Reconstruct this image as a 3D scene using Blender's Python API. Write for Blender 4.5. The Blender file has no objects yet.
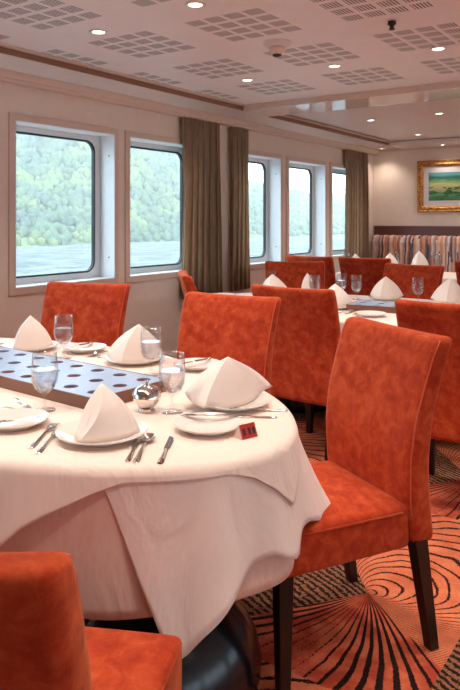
import bpy, bmesh, math, random
from mathutils import Vector, Matrix
random.seed(7)
S = bpy.context.scene
C = S.collection
PI = math.pi

# ------------------------------------------------------------------ camera
cam_d = bpy.data.cameras.new('camera')
cam = bpy.data.objects.new('camera', cam_d)
C.objects.link(cam)
CAMX = 3.69
cam.location = (CAMX, 0, 1.35)
cam.rotation_euler = (PI/2, 0, math.radians(34.26))
cam_d.sensor_fit = 'VERTICAL'
cam_d.sensor_height = 36.0
cam_d.sensor_width = 24.0
cam_d.lens = 36.0
cam_d.shift_y = -125/690
cam_d.clip_start = 0.05
cam_d.clip_end = 500
S.camera = cam

# ------------------------------------------------------------------ world, sun, exposure
w = bpy.data.worlds.new('overcast_sky'); S.world = w; w.use_nodes = True
bg = w.node_tree.nodes['Background']
bg.inputs['Color'].default_value = (0.74, 0.90, 1.0, 1)
bg.inputs['Strength'].default_value = 4.6
S.view_settings.view_transform = 'Standard'
S.view_settings.look = 'None'
S.view_settings.gamma = 1
S.view_settings.use_curve_mapping = False
S.view_settings.exposure = 0.30
S.cycles.use_denoising = True
S.cycles.max_bounces = 10
S.cycles.transparent_max_bounces = 24
S.cycles.sample_clamp_indirect = 4.0
LAMP_W = 37.0
LAMP_COL = (1.0, 0.86, 0.76)

# ------------------------------------------------------------------ material helpers
class NT:
    def __init__(self, name):
        self.m = bpy.data.materials.new(name); self.m.use_nodes = True
        self.t = self.m.node_tree; self.n = self.t.nodes
        self.bsdf = self.n['Principled BSDF']
        self.out = self.n['Material Output']
    def node(self, typ, **kw):
        n = self.n.new(typ)
        for k, v in kw.items(): setattr(n, k, v)
        return n
    def link(self, a, b): self.t.links.new(a, b)
    def put(self, sock, v):
        if hasattr(v, 'is_linked') or hasattr(v, 'links'): self.link(v, sock)
        else: sock.default_value = v
    def M(self, op, a, b=0.0, c=None, clamp=False):
        n = self.node('ShaderNodeMath', operation=op); n.use_clamp = clamp
        self.put(n.inputs[0], a); self.put(n.inputs[1], b)
        if c is not None: self.put(n.inputs[2], c)
        return n.outputs[0]
    def mix(self, f, a, b):
        n = self.node('ShaderNodeMix', data_type='RGBA')
        self.put(n.inputs[0], f); self.put(n.inputs[6], a); self.put(n.inputs[7], b)
        return n.outputs[2]
    def coord(self, which='Object'):
        return self.node('ShaderNodeTexCoord').outputs[which]
    def pos(self): return self.node('ShaderNodeNewGeometry').outputs['Position']
    def noise(self, vec, scale, detail=3, rough=0.5, dist=0.0):
        n = self.node('ShaderNodeTexNoise')
        self.link(vec, n.inputs['Vector']); n.inputs['Scale'].default_value = scale
        n.inputs['Detail'].default_value = detail; n.inputs['Roughness'].default_value = rough
        n.inputs['Distortion'].default_value = dist
        return n.outputs['Fac']
    def mapping(self, vec, scale=(1,1,1), rot=(0,0,0), loc=(0,0,0)):
        n = self.node('ShaderNodeMapping')
        self.link(vec, n.inputs['Vector']); n.inputs['Scale'].default_value = scale
        n.inputs['Rotation'].default_value = rot; n.inputs['Location'].default_value = loc
        return n.outputs[0]
    def ramp(self, f, stops, interp='LINEAR'):
        n = self.node('ShaderNodeValToRGB'); n.color_ramp.interpolation = interp
        while len(n.color_ramp.elements) < len(stops): n.color_ramp.elements.new(0.5)
        for e, (p, c) in zip(n.color_ramp.elements, stops):
            e.position = p; e.color = (*c, 1)
        self.link(f, n.inputs[0]); return n.outputs[0]
    def bump(self, h, strength=0.3, dist=0.01):
        n = self.node('ShaderNodeBump'); n.inputs['Strength'].default_value = strength
        n.inputs['Distance'].default_value = dist
        self.link(h, n.inputs['Height']); self.link(n.outputs[0], self.bsdf.inputs['Normal'])
    def set(self, **kw):
        for k, v in kw.items(): self.put(self.bsdf.inputs[k.replace('_', ' ')], v)
        return self

def rgb(r, g, b):
    f = lambda c: (c/255/12.92 if c/255 <= .04045 else ((c/255+.055)/1.055)**2.4)
    return (f(r), f(g), f(b), 1)

def plain(name, col, rough=0.5, metal=0.0, bump=None, var=0.06, **kw):
    t = NT(name)
    co = t.coord()
    nz = t.noise(co, 14, 4)
    f = t.M('MULTIPLY_ADD', nz, var*2, 1-var)
    v = t.node('ShaderNodeVectorMath', operation='SCALE')
    v.inputs[0].default_value = col[:3]; t.link(f, v.inputs['Scale'])
    t.link(v.outputs[0], t.bsdf.inputs['Base Color'])
    t.set(Roughness=rough, Metallic=metal)
    for k, val in kw.items(): t.put(t.bsdf.inputs[k.replace('_', ' ')], val)
    if bump: t.bump(t.noise(co, bump[0], 3), bump[1], bump[2] if len(bump) > 2 else 0.003)
    return t.m

MAT = {}
MAT['wall'] = plain('painted_wall', rgb(226,210,196), 0.6, bump=(300, .05))
MAT['trim_cream'] = plain('cream_trim', rgb(214,192,176), 0.4)
MAT['soffit'] = plain('lacquered_soffit', rgb(214,208,202), 0.22)
MAT['gloss'] = plain('polished_strip', rgb(222,212,204), 0.07, Specular_IOR_Level=0.9)
MAT['bronze'] = plain('bronze_strip', rgb(150,110,88), 0.4, 0.3)
MAT['gap'] = plain('painted_gap_shadow', rgb(58,42,36), 0.7)  # dark colour stands in for the shade under the ceiling lip
MAT['reveal'] = plain('white_reveal', rgb(226,232,234), 0.45)
MAT['seal'] = plain('black_rubber_seal', rgb(18,22,28), 0.5)
MAT['screw'] = plain('screw_metal', rgb(110,110,110), 0.4, 0.8)
MAT['darkwood'] = plain('espresso_wood', rgb(20,11,10), 0.35, bump=(60, .1))
MAT['railwood'] = plain('mahogany_panel', rgb(92,54,48), 0.35, bump=(60, .1))
MAT['board'] = plain('hull_white', rgb(225,228,230), 0.5)
MAT['porcelain'] = plain('white_porcelain', rgb(232,222,214), 0.12, var=.02)
MAT['steel'] = plain('polished_steel', (0.72,0.69,0.66,1), 0.14, 1.0, var=.03)
MAT['silver'] = plain('polished_silver', (0.75,0.72,0.69,1), 0.07, 1.0, var=.03)
MAT['napkin'] = plain('starched_napkin', rgb(240,225,214), 0.7, bump=(600, .1), var=.02)
MAT['pedestal'] = plain('black_pedestal', rgb(16,18,26), 0.22)
MAT['traytop'] = plain('blue_grey_lacquer', rgb(150,172,200), 0.35)
MAT['trayside'] = plain('brown_tray_edge', rgb(120,78,58), 0.45)
MAT['traywell'] = plain('red_brown_well', rgb(150,42,24), 0.5)
MAT['packet'] = plain('red_foil_packet', rgb(170,40,30), 0.35)
MAT['packetw'] = plain('pale_packet_paper', rgb(225,200,185), 0.4)
MAT['packetd'] = plain('dark_packet_print', rgb(60,14,12), 0.4)
MAT['plastic'] = plain('white_plastic', rgb(220,214,208), 0.35)
MAT['black'] = plain('black_plastic', rgb(14,12,12), 0.4)
MAT['mat_board'] = plain('picture_mat', rgb(214,206,208), 0.7)
MAT['hill'] = plain('hill_earth', rgb(120,150,130), 0.9)

def cloth_mat(name, col):
    t = NT(name); co = t.pos()
    a = t.noise(t.mapping(co, (1, 1, .45)), 5.5, 4, .55, .8); b = t.noise(co, 700, 2)
    t.set(Base_Color=col, Roughness=.75, Sheen_Weight=.15)
    t.bump(t.M('ADD', a, t.M('MULTIPLY', b, .01)), .55, .035)
    return t.m
MAT['cloth'] = cloth_mat('white_damask_folds', rgb(240,222,210))
MAT['overcloth'] = cloth_mat('ivory_cloth_folds', rgb(240,219,205))
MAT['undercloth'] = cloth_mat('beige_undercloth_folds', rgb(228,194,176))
def velvet():
    t = NT('rust_velvet'); co = t.coord()
    n1 = t.noise(co, 22, 6, .65, .4); n2 = t.noise(co, 5, 3)
    f = t.M('ADD', t.M('MULTIPLY', n1, .75), t.M('MULTIPLY', n2, .35))
    col = t.ramp(f, [(0.34, (.26,.016,.005)), (0.52, (.42,.041,.011)), (0.72, (.60,.098,.030))])
    t.set(Base_Color=col, Roughness=0.85, Sheen_Weight=0.35, Sheen_Roughness=0.45,
          Sheen_Tint=(1.0, .45, .22, 1), Specular_IOR_Level=0.15)
    t.bump(t.noise(co, 160, 4), .25, .003)
    return t.m
MAT['velvet'] = velvet()
def seam():
    return plain('velvet_piping', rgb(205,82,42), 0.8, Sheen_Weight=0.4)
MAT['piping'] = seam()

def curtain_mat():
    t = NT('taupe_curtain'); co = t.coord()
    n = t.noise(t.mapping(co, (40, 40, 1.5)), 6, 4)
    col = t.ramp(n, [(.3, (.33,.22,.135)), (.7, (.55,.39,.26))])
    t.set(Base_Color=col, Roughness=.7, Sheen_Weight=.3)
    t.bump(t.noise(co, 200, 2), .15, .002)
    return t.m
MAT['curtain'] = curtain_mat()

def banquette_mat():
    t = NT('striped_upholstery'); co = t.pos()
    sx = t.node('ShaderNodeSeparateXYZ'); t.link(co, sx.inputs[0])
    wob = t.M('MULTIPLY', t.M('SUBTRACT', t.noise(t.mapping(co, (1, 1, .6)), 9, 2), .5), .05)
    u = t.M('MULTIPLY', t.M('ADD', sx.outputs[0], wob), 52)
    cell = t.M('FLOOR', u)
    cz = t.M('MULTIPLY', cell, 3.17)
    zz = t.M('FLOOR', t.M('ADD', t.M('MULTIPLY', sx.outputs[2], 2.6), cz))
    wn = t.node('ShaderNodeTexWhiteNoise', noise_dimensions='2D')
    cb = t.node('ShaderNodeCombineXYZ'); t.link(cell, cb.inputs[0]); t.link(zz, cb.inputs[1])
    t.link(cb.outputs[0], wn.inputs['Vector'])
    col = t.ramp(wn.outputs['Value'], [(0, (.66,.42,.31)), (.2, (.50,.18,.11)), (.34, (.70,.56,.48)),
          (.50, (.09,.07,.09)), (.62, (.40,.38,.42)), (.76, (.62,.30,.19)), (.9, (.20,.16,.18))], 'CONSTANT')
    t.set(Base_Color=col, Roughness=.8)
    return t.m
MAT['banquette'] = banquette_mat()

def gilt():
    t = NT('gilt_frame'); co = t.coord()
    n = t.noise(co, 60, 4, .6)
    col = t.ramp(n, [(.35, (.12,.035,.008)), (.5, (.42,.18,.04)), (.68, (.75,.42,.12))])
    t.set(Base_Color=col, Roughness=.35, Metallic=.6); t.bump(n, .8, .01)
    return t.m
MAT['gilt'] = gilt()

def painting():
    t = NT('landscape_print'); co = t.coord('Generated')
    sx = t.node('ShaderNodeSeparateXYZ'); t.link(co, sx.inputs[0])
    n = t.noise(t.mapping(co, (3.0, 1, 4)), 2.2, 5, .6, .6)
    v = t.M('ADD', sx.outputs[2], t.M('MULTIPLY', t.M('SUBTRACT', n, .5), .30))
    base = t.ramp(v, [(.0, (.03,.13,.05)), (.25, (.10,.30,.12)), (.42, (.42,.36,.20)), (.58, (.52,.55,.22)),
                      (.70, (.10,.30,.13)), (.80, (.02,.12,.11)), (.9, (.10,.32,.34))])
    b = t.noise(t.mapping(co, (4, 1, 3), loc=(1.3, 0, .6)), 1.9, 4, .6)
    bush = t.M('MULTIPLY', t.M('GREATER_THAN', b, .53), t.M('LESS_THAN', sx.outputs[2], .48))
    leaf = t.ramp(t.noise(co, 26, 3), [(.4, (.01,.05,.02)), (.6, (.05,.22,.06))])
    c = t.mix(bush, base, leaf)
    lake = t.M('LESS_THAN', t.M('ADD', sx.outputs[0], t.M('MULTIPLY', n, .3)), .14)
    lake = t.M('MULTIPLY', lake, t.M('LESS_THAN', sx.outputs[2], .7))
    c = t.mix(lake, c, (.22,.42,.46,1))
    t.set(Base_Color=c, Roughness=.5)
    return t.m
MAT['painting'] = painting()

def ceiling_mat():
    # 4x4 groups of slotted squares cut into the ceiling panels
    t = NT('perforated_ceiling'); p = t.pos()
    sx = t.node('ShaderNodeSeparateXYZ'); t.link(p, sx.inputs[0])
    def fr(v, off, period):
        a = t.M('DIVIDE', t.M('SUBTRACT', v, off), period)
        return t.M('MULTIPLY', t.M('SUBTRACT', a, t.M('FLOOR', a)), period)
    cx = fr(sx.outputs[0], 0.862, 0.689); cy = fr(sx.outputs[1], 2.735, 0.752)
    inx = t.M('LESS_THAN', cx, .445); iny = t.M('LESS_THAN', cy, .46)
    lx = fr(cx, 0, .1145); ly = fr(cy, 0, .118)
    sq = t.M('MULTIPLY', t.M('LESS_THAN', lx, .093), t.M('LESS_THAN', ly, .084))
    sl = fr(lx, -.003, .0162)
    slot = t.M('LESS_THAN', sl, .0078)
    f = t.M('MULTIPLY', t.M('MULTIPLY', inx, iny), t.M('MULTIPLY', sq, slot))
    f = t.M('MULTIPLY', f, t.M('LESS_THAN', sx.outputs[1], 4.72))
    nz = t.noise(p, 6, 3)
    base = t.ramp(nz, [(.3, rgb(228,220,216)[:3]), (.7, rgb(233,225,221)[:3])])
    t.set(Base_Color=t.mix(f, base, rgb(58,38,34)), Roughness=.5)
    return t.m
MAT['ceiling'] = ceiling_mat()
MAT['ceil_plain'] = plain('painted_ceiling', rgb(222,208,200), .45)

def carpet():
    t = NT('patterned_carpet'); p = t.pos()
    sx = t.node('ShaderNodeSeparateXYZ'); t.link(p, sx.inputs[0])
    wn = t.M('MULTIPLY', t.M('SUBTRACT', t.noise(p, 3.2, 2), .5), .16)
    AX, AY, TX, TY = 2.709, 2.345, .98, 1.34
    col_i = t.M('FLOOR', t.M('DIVIDE', t.M('ADD', t.M('SUBTRACT', sx.outputs[0], AX), .64), TX))
    sh = t.M('MULTIPLY', col_i, .55)
    dx = t.M('WRAP', t.M('SUBTRACT', sx.outputs[0], AX), TX-.64, -.64)
    dy = t.M('WRAP', t.M('SUBTRACT', t.M('SUBTRACT', sx.outputs[1], AY), sh), .80, -.54)
    # Math WRAP takes value, max, min
    for nd in (dx.node, dy.node): pass
    dx2 = t.M('ADD', dx, .012); dy2 = dy
    th = t.M('ARCTAN2', dy2, dx2)            # -pi..pi
    r = t.M('SQRT', t.M('ADD', t.M('MULTIPLY', dx2, dx2), t.M('MULTIPLY', dy2, dy2)))
    thd = t.M('ADD', th, t.M('ADD', t.M('MULTIPLY', r, .30), t.M('MULTIPLY', wn, r)))
    # fan of dark rays
    fan = t.M('SINE', t.M('MULTIPLY', t.M('ADD', thd, t.M('MULTIPLY', wn, .35)), 64))
    fine = t.noise(p, 150, 2)
    fan_thr = t.M('ADD', t.M('MULTIPLY', t.M('SINE', t.M('MULTIPLY', thd, 5.0)), .45), t.M('MULTIPLY', t.M('SUBTRACT', fine, .5), 1.2))
    fan_thr = t.M('SUBTRACT', fan_thr, t.M('MULTIPLY', r, .7))
    fan_l = t.M('GREATER_THAN', t.M('ADD', fan, fan_thr), .30)
    # nested loops through the apex
    cosd = t.M('COSINE', t.M('SUBTRACT', th, math.radians(58)))
    g = t.M('DIVIDE', r, t.M('MAXIMUM', cosd, .08))
    g = t.M('ADD', t.M('POWER', g, .8), t.M('MULTIPLY', wn, 1.1))
    lp = t.M('SINE', t.M('MULTIPLY', g, 95))
    lp_l = t.M('GREATER_THAN', t.M('ADD', lp, t.M('MULTIPLY', t.M('SUBTRACT', fine, .5), 1.2)), .80)
    # dark speckled field with slanted hatching
    hat = t.M('SINE', t.M('MULTIPLY', t.M('ADD', t.M('ADD', dy2, t.M('MULTIPLY', dx2, .5)), t.M('MULTIPLY', wn, .4)), 210))
    spk = t.noise(p, 70, 3, .7)
    pt = t.M('GREATER_THAN', t.M('ADD', t.M('MULTIPLY', hat, .12), spk), .50)
    deg = math.radians
    in_fan = t.M('MULTIPLY', t.M('GREATER_THAN', th, deg(-127)), t.M('LESS_THAN', th, deg(-38)))
    in_lp = t.M('MULTIPLY', t.M('GREATER_THAN', th, deg(-38)), t.M('LESS_THAN', th, deg(128)))
    in_pt = t.M('SUBTRACT', 1.0, t.M('ADD', in_fan, in_lp), clamp=True)
    big = t.noise(p, 9, 4, .6)
    orange = t.ramp(t.M('ADD', t.M('MULTIPLY', big, .6), t.M('MULTIPLY', fine, .4)),
                    [(.35, (.56,.13,.060)), (.6, (.80,.25,.12))])
    red = t.ramp(big, [(.4, (.46,.070,.035)), (.6, (.68,.17,.08))])
    dark = (.022,.010,.008,1)
    base = t.mix(in_fan, orange, red)
    lines = t.M('ADD', t.M('MULTIPLY', in_fan, fan_l), t.M('MULTIPLY', in_lp, lp_l))
    c = t.mix(lines, base, dark)
    pcol = t.mix(pt, (.030,.012,.009,1), t.ramp(fine, [(.3, (.20,.055,.022)), (.7, (.42,.22,.13))]))
    c = t.mix(in_pt, c, pcol)
    t.set(Base_Color=c, Roughness=.95, Specular_IOR_Level=.1)
    t.bump(fine, .5, .006)
    return t.m
MAT['carpet'] = carpet()

def glass_thin(name, gl=1.0, tint=(1,1,1,1), ior=1.5, rough=0.0):
    t = NT(name); t.n.remove(t.bsdf)
    tr = t.node('ShaderNodeBsdfTransparent'); tr.inputs[0].default_value = tint
    g = t.node('ShaderNodeBsdfGlossy'); g.inputs['Roughness'].default_value = rough
    f = t.node('ShaderNodeLayerWeight'); f.inputs['Blend'].default_value = .5
    fr = t.M('MULTIPLY_ADD', t.M('POWER', f.outputs['Facing'], ior), .9, .05)
    m = t.node('ShaderNodeMixShader')
    t.link(t.M('MULTIPLY', fr, gl), m.inputs[0]); t.link(tr.outputs[0], m.inputs[1])
    t.link(g.outputs[0], m.inputs[2]); t.link(m.outputs[0], t.out.inputs[0])
    return t.m
MAT['pane'] = glass_thin('window_glass', .6, (.94,.97,.98,1), 5)
MAT['glass'] = glass_thin('goblet_glass', 1.0, (.95,.955,.96,1), 3.0, .02)
def water_glass():
    t = NT('drinking_water'); t.n.remove(t.bsdf)
    g = t.node('ShaderNodeBsdfRefraction'); g.inputs['IOR'].default_value = 1.2; g.inputs['Roughness'].default_value = .0
    g.inputs['Color'].default_value = (.97,.98,1,1)
    tr = t.node('ShaderNodeBsdfTransparent'); tr.inputs[0].default_value = (.96,.97,.98,1)
    gl = t.node('ShaderNodeBsdfGlossy'); gl.inputs['Roughness'].default_value = .03
    m1 = t.node('ShaderNodeMixShader'); m1.inputs[0].default_value = .5
    t.link(tr.outputs[0], m1.inputs[1]); t.link(g.outputs[0], m1.inputs[2])
    f = t.node('ShaderNodeLayerWeight'); f.inputs['Blend'].default_value = .5
    fr = t.M('MULTIPLY_ADD', t.M('POWER', f.outputs['Facing'], 3.0), .9, .05)
    m2 = t.node('ShaderNodeMixShader'); t.link(fr, m2.inputs[0])
    t.link(m1.outputs[0], m2.inputs[1]); t.link(gl.outputs[0], m2.inputs[2])
    t.link(m2.outputs[0], t.out.inputs[0])
    return t.m
MAT['water'] = water_glass()

def emit(name, col, s):
    t = NT(name); t.set(Base_Color=(0.8,0.8,0.8,1))
    t.bsdf.inputs['Emission Color'].default_value = (*col, 1); t.bsdf.inputs['Emission Strength'].default_value = s
    return t.m
MAT['lamp'] = emit('lamp_lens', (1.0,.86,.70), 9)

def lake_mat():
    t = NT('lake_water'); p = t.pos()
    n = t.noise(t.mapping(p, (.5, .28, 1)), 1.0, 8, .75)
    t.set(Base_Color=t.ramp(n, [(.42, (.085,.11,.12)), (.56, (.20,.23,.24))]), Roughness=.7, Specular_IOR_Level=.05)
    t.bump(n, .8, .4)
    return t.m
MAT['lake'] = lake_mat()
def forest_mat():
    t = NT('pale_spring_foliage'); p = t.pos()
    n = t.noise(p, .16, 4, .6); n2 = t.noise(p, 1.4, 4, .7)
    a = t.ramp(n, [(.38, (.10,.155,.13)), (.5, (.125,.19,.125)), (.62, (.20,.26,.12))])
    b = t.ramp(n2, [(.4, (.88,.88,.88)), (.65, (1,1,1))])
    m = t.node('ShaderNodeMix', data_type='RGBA', blend_type='MULTIPLY'); m.inputs[0].default_value = 1
    t.link(a, m.inputs[6]); t.link(b, m.inputs[7])
    t.set(Base_Color=m.outputs[2], Roughness=1.0, Specular_IOR_Level=0)
    t.bump(t.noise(p, 3.5, 4, .7), .6, .25)
    return t.m
MAT['forest'] = forest_mat()

# ------------------------------------------------------------------ mesh helpers
def link_bm(name, bm, mat, parent=None, smooth=False, auto=None):
    bmesh.ops.recalc_face_normals(bm, faces=bm.faces)
    me = bpy.data.meshes.new(name); bm.to_mesh(me); bm.free()
    for m in (mat if isinstance(mat, (list, tuple)) else [mat]): me.materials.append(MAT[m])
    if smooth:
        for p in me.polygons: p.use_smooth = True
        if auto is not None: me.set_sharp_from_angle(angle=math.radians(auto))
    o = bpy.data.objects.new(name, me); C.objects.link(o)
    if parent is not None: o.parent = parent
    return o
def box(bm, x0, x1, y0, y1, z0, z1, mi=0):
    vs = [bm.verts.new((x, y, z)) for x in (x0, x1) for y in (y0, y1) for z in (z0, z1)]
    for q in ((0,1,3,2),(4,6,7,5),(0,4,5,1),(2,3,7,6),(0,2,6,4),(1,5,7,3)):
        f = bm.faces.new([vs[i] for i in q]); f.material_index = mi
    return vs
def bevel(bm, w, seg=2, ang=30):
    bmesh.ops.recalc_face_normals(bm, faces=bm.faces)
    es = [e for e in bm.edges if len(e.link_faces) == 2 and e.calc_face_angle(0) > math.radians(ang)]
    bmesh.ops.bevel(bm, geom=es, offset=w, segments=seg, profile=.5, affect='EDGES', clamp_overlap=True)
def rbox(name, dims, mat, parent=None, bw=.003, seg=2):
    bm = bmesh.new(); box(bm, *dims); bevel(bm, bw, seg)
    return link_bm(name, bm, mat, parent, True, 40)
def lathe(bm, prof, n=32, c=(0,0,0), cap=False):
    rings = []
    for r, z in prof:
        if r < 1e-6: rings.append([bm.verts.new((c[0], c[1], c[2]+z))])
        else: rings.append([bm.verts.new((c[0]+r*math.cos(2*PI*k/n), c[1]+r*math.sin(2*PI*k/n), c[2]+z)) for k in range(n)])
    for a, b in zip(rings, rings[1:]):
        for k in range(n):
            k2 = (k+1) % n
            if len(a) == 1 and len(b) == 1: continue
            if len(a) == 1: bm.faces.new((a[0], b[k], b[k2]))
            elif len(b) == 1: bm.faces.new((a[k], b[0], a[k2]))
            else: bm.faces.new((a[k], b[k], b[k2], a[k2]))
    return bm
def tube(bm, pts, r, n=6, closed=False):
    rings = []; m = len(pts); up = Vector((0.03, 0.05, 1))
    for i, p in enumerate(pts):
        p = Vector(p)
        a = Vector(pts[(i-1) % m] if closed or i > 0 else pts[0]); b = Vector(pts[(i+1) % m] if closed or i < m-1 else pts[-1])
        d = (b-a).normalized(); s = d.cross(up)
        if s.length < .1: s = d.cross(Vector((1, 0, 0)))
        s.normalize(); u = s.cross(d)
        rings.append([bm.verts.new(p + (s*math.cos(2*PI*k/n)+u*math.sin(2*PI*k/n))*r) for k in range(n)])
    prs = list(zip(rings, rings[1:])) + ([(rings[-1], rings[0])] if closed else [])
    for a, b in prs:
        for k in range(n): bm.faces.new((a[k], b[k], b[(k+1) % n], a[(k+1) % n]))
    if not closed:
        bm.faces.new(rings[0]); bm.faces.new(rings[-1])
def loft(bm, rings, close_ends=True):
    R = [[bm.verts.new(v) for v in r] for r in rings]; n = len(R[0])
    for a, b in zip(R, R[1:]):
        for k in range(n): bm.faces.new((a[k], b[k], b[(k+1) % n], a[(k+1) % n]))
    if close_ends: bm.faces.new(R[0]); bm.faces.new(R[-1])
    return R
def struct(o): o['kind'] = 'structure'; return o
def empty(name, loc=(0,0,0), rz=0):
    o = bpy.data.objects.new(name, None); o.empty_display_size = .1; C.objects.link(o)
    o.location = loc; o.rotation_euler = (0, 0, rz); return o
def tag(o, label, cat, group=None, kind=None):
    o['label'] = label; o['category'] = cat
    if group: o['group'] = group
    if kind: o['kind'] = kind
    return o
KIDS = {}
def copy_tree(o, parent=None):
    c = o.copy(); C.objects.link(c)
    if parent is not None: c.parent = parent
    for ch in list(o.children): copy_tree(ch, c)
    return c
used = set()
def place(proto, loc, rz, label, cat, group=None, s=None):
    if proto.name in used: o = copy_tree(proto)
    else: o = proto; used.add(proto.name)
    o.location = loc; o.rotation_euler = (0, 0, rz)
    if s: o.scale = (s, s, s) if not isinstance(s, tuple) else s
    return tag(o, label, cat, group)

# ------------------------------------------------------------------ room shell
YB = 8.88; XR = 8.4; YN = -2.6
bm = bmesh.new(); box(bm, -.3, XR+.3, YN-.2, YB+.2, -.08, 0)
struct(link_bm('floor', bm, 'carpet'))
WIN = [(2.92, 3.842), (4.009, 4.93), (5.43, 6.355), (6.53, 7.41), (7.595, 8.47)]
Z0, Z1 = .905, 2.0
WT = .14
def side_wall(name, sgn, x0, wins):
    bm = bmesh.new()
    xa, xb = sorted((x0, x0 - sgn*WT))
    box(bm, xa, xb, YN, YB+.1, 0, Z0); box(bm, xa, xb, YN, YB+.1, Z1, 2.42)
    ys = [YN] + [v for wn in wins for v in wn] + [YB+.1]
    for a, b in zip(ys[::2], ys[1::2]): box(bm, xa, xb, a, b, Z0, Z1)
    return struct(link_bm(name, bm, 'wall'))
side_wall('wall_left', 1, 0, [(-2.2+.1, -1.2+.1), (-1.0+.1, -.1+.1), (.75, 1.67), (1.83, 2.75)] + WIN)
WIN_ALL = WIN + [(1.83, 2.75), (.75, 1.67), (-.9, 0.0), (-2.1, -1.1)]
def rrect(x0, x1, z0, z1, r, n=6):
    pts = []
    for cx, cz, a0 in ((x1-r, z1-r, 0), (x0+r, z1-r, 90), (x0+r, z0+r, 180), (x1-r, z0+r, 270)):
        for k in range(n+1):
            a = math.radians(a0 + 90*k/n); pts.append((cx+r*math.cos(a), cz+r*math.sin(a)))
    return pts
def frame_ring(bm, outer, inner, xa, xb):
    # plate between two outlines (same count) from depth xa to xb
    n = len(outer)
    O = [[bm.verts.new((x, p[0], p[1])) for p in outer] for x in (xa, xb)]
    I = [[bm.verts.new((x, p[0], p[1])) for p in inner] for x in (xa, xb)]
    for k in range(n):
        j = (k+1) % n
        bm.faces.new((O[0][k], O[0][j], I[0][j], I[0][k])); bm.faces.new((O[1][k], I[1][k], I[1][j], O[1][j]))
        bm.faces.new((O[0][k], O[1][k], O[1][j], O[0][j])); bm.faces.new((I[0][k], I[0][j], I[1][j], I[1][k]))
def window(i, x0, sgn, y0, y1):
    root = struct(empty('window_%d' % i, (x0, (y0+y1)/2, Z0)))
    def L(y, z): return (y-(y0+y1)/2, z-Z0)
    # cream surround on the room side
    bm = bmesh.new(); t = .046
    sq = lambda a, b, c, d: [(b, d), (a, d), (a, c), (b, c)]
    h = (y1-y0)/2
    frame_ring(bm, sq(-h-t, h+t, -t, Z1-Z0+t), sq(-h, h, 0, Z1-Z0), 0, sgn*.014)
    bevel(bm, .003, 1); link_bm('window_surround', bm, 'trim_cream', root)
    # white reveal lining
    bm = bmesh.new()
    frame_ring(bm, sq(-h, h, 0, Z1-Z0), sq(-h+.006, h-.006, .006, Z1-Z0-.006), sgn*.0145, -sgn*WT)
    rv = link_bm('window_reveal', bm, 'reveal', root)
    for zz in (.16, Z1-Z0-.16):
        bm = bmesh.new(); bmesh.ops.create_cone(bm, cap_ends=True, segments=10, radius1=.006, radius2=.006, depth=.004,
            matrix=Matrix.Translation((-sgn*.04, h-.0075, zz)) @ Matrix.Rotation(PI/2, 4, 'X'))
        link_bm('screw', bm, 'screw', rv)
    # outer plate with rounded pane, seal and glass
    pin = rrect(-h+.012, h-.062, .05, Z1-Z0-.048, .085)
    out = rrect(-h-.03, h+.03, -.03, Z1-Z0+.03, .002)
    bm = bmesh.new(); frame_ring(bm, out, pin, -sgn*WT, -sgn*(WT+.018))
    link_bm('window_frame', bm, 'reveal', root)
    pi2 = rrect(-h+.024, h-.074, .062, Z1-Z0-.060, .075)
    bm = bmesh.new(); frame_ring(bm, pin, pi2, -sgn*(WT-.008), -sgn*(WT+.02))
    link_bm('seal', bm, 'seal', root)
    bm = bmesh.new()
    bm.faces.new([bm.verts.new((-sgn*(WT+.008), p[0], p[1])) for p in pi2])
    link_bm('window_pane', bm, 'pane', root)
for i, (a, b) in enumerate(WIN_ALL): window(i+1, 0, 1, a, b)
RW = [(-1.9, -.9), (-.6, .4), (.9, 1.82), (2.1, 3.0), (3.3, 4.2), (5.3, 6.2), (6.5, 7.4)]
side_wall('wall_right', -1, XR, RW)
for i, (a, b) in enumerate(RW): window(i+10, XR, -1, a, b)
bm = bmesh.new(); box(bm, -.14, XR+.14, YB, YB+.12, 0, 2.42); struct(link_bm('wall_back', bm, 'wall'))
bm = bmesh.new(); box(bm, -.14, XR+.14, YN-.12, YN, 0, 2.42); struct(link_bm('wall_near', bm, 'wall'))

# ceilings: near perforated field, cross strip, raised far field, perimeter soffits
SW = .42; ZS = 2.295; ZC = 2.34
YS0, YS1 = 5.0, 5.42
bm = bmesh.new(); box(bm, -.14, XR+.14, YN-.1, YS0+.02, ZC, ZC+.08); struct(link_bm('ceiling', bm, 'ceiling'))
bm = bmesh.new(); box(bm, -.14, XR+.14, YS0+.02, YB+.1, ZC+.01, ZC+.09); struct(link_bm('ceiling', bm, 'ceil_plain'))
tn = [0]
def trim(bm, mat, smooth=False):
    tn[0] += 1
    return struct(link_bm('trim_%d' % tn[0], bm, mat, None, smooth, 40 if smooth else None))
bm = bmesh.new(); box(bm, 0, SW, YN, YB, ZS, ZC-.001); trim(bm, 'soffit')
bm = bmesh.new(); box(bm, SW+.002, XR-SW, YS0, YS1, ZS, ZC-.001); trim(bm, 'gloss')
bm = bmesh.new(); box(bm, SW+.002, XR-SW, YB-.5, YB, ZS, ZC-.001); trim(bm, 'ceil_plain')
bm = bmesh.new(); box(bm, XR-SW, XR, YN, YB, ZS, ZC-.001); trim(bm, 'soffit')
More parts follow.
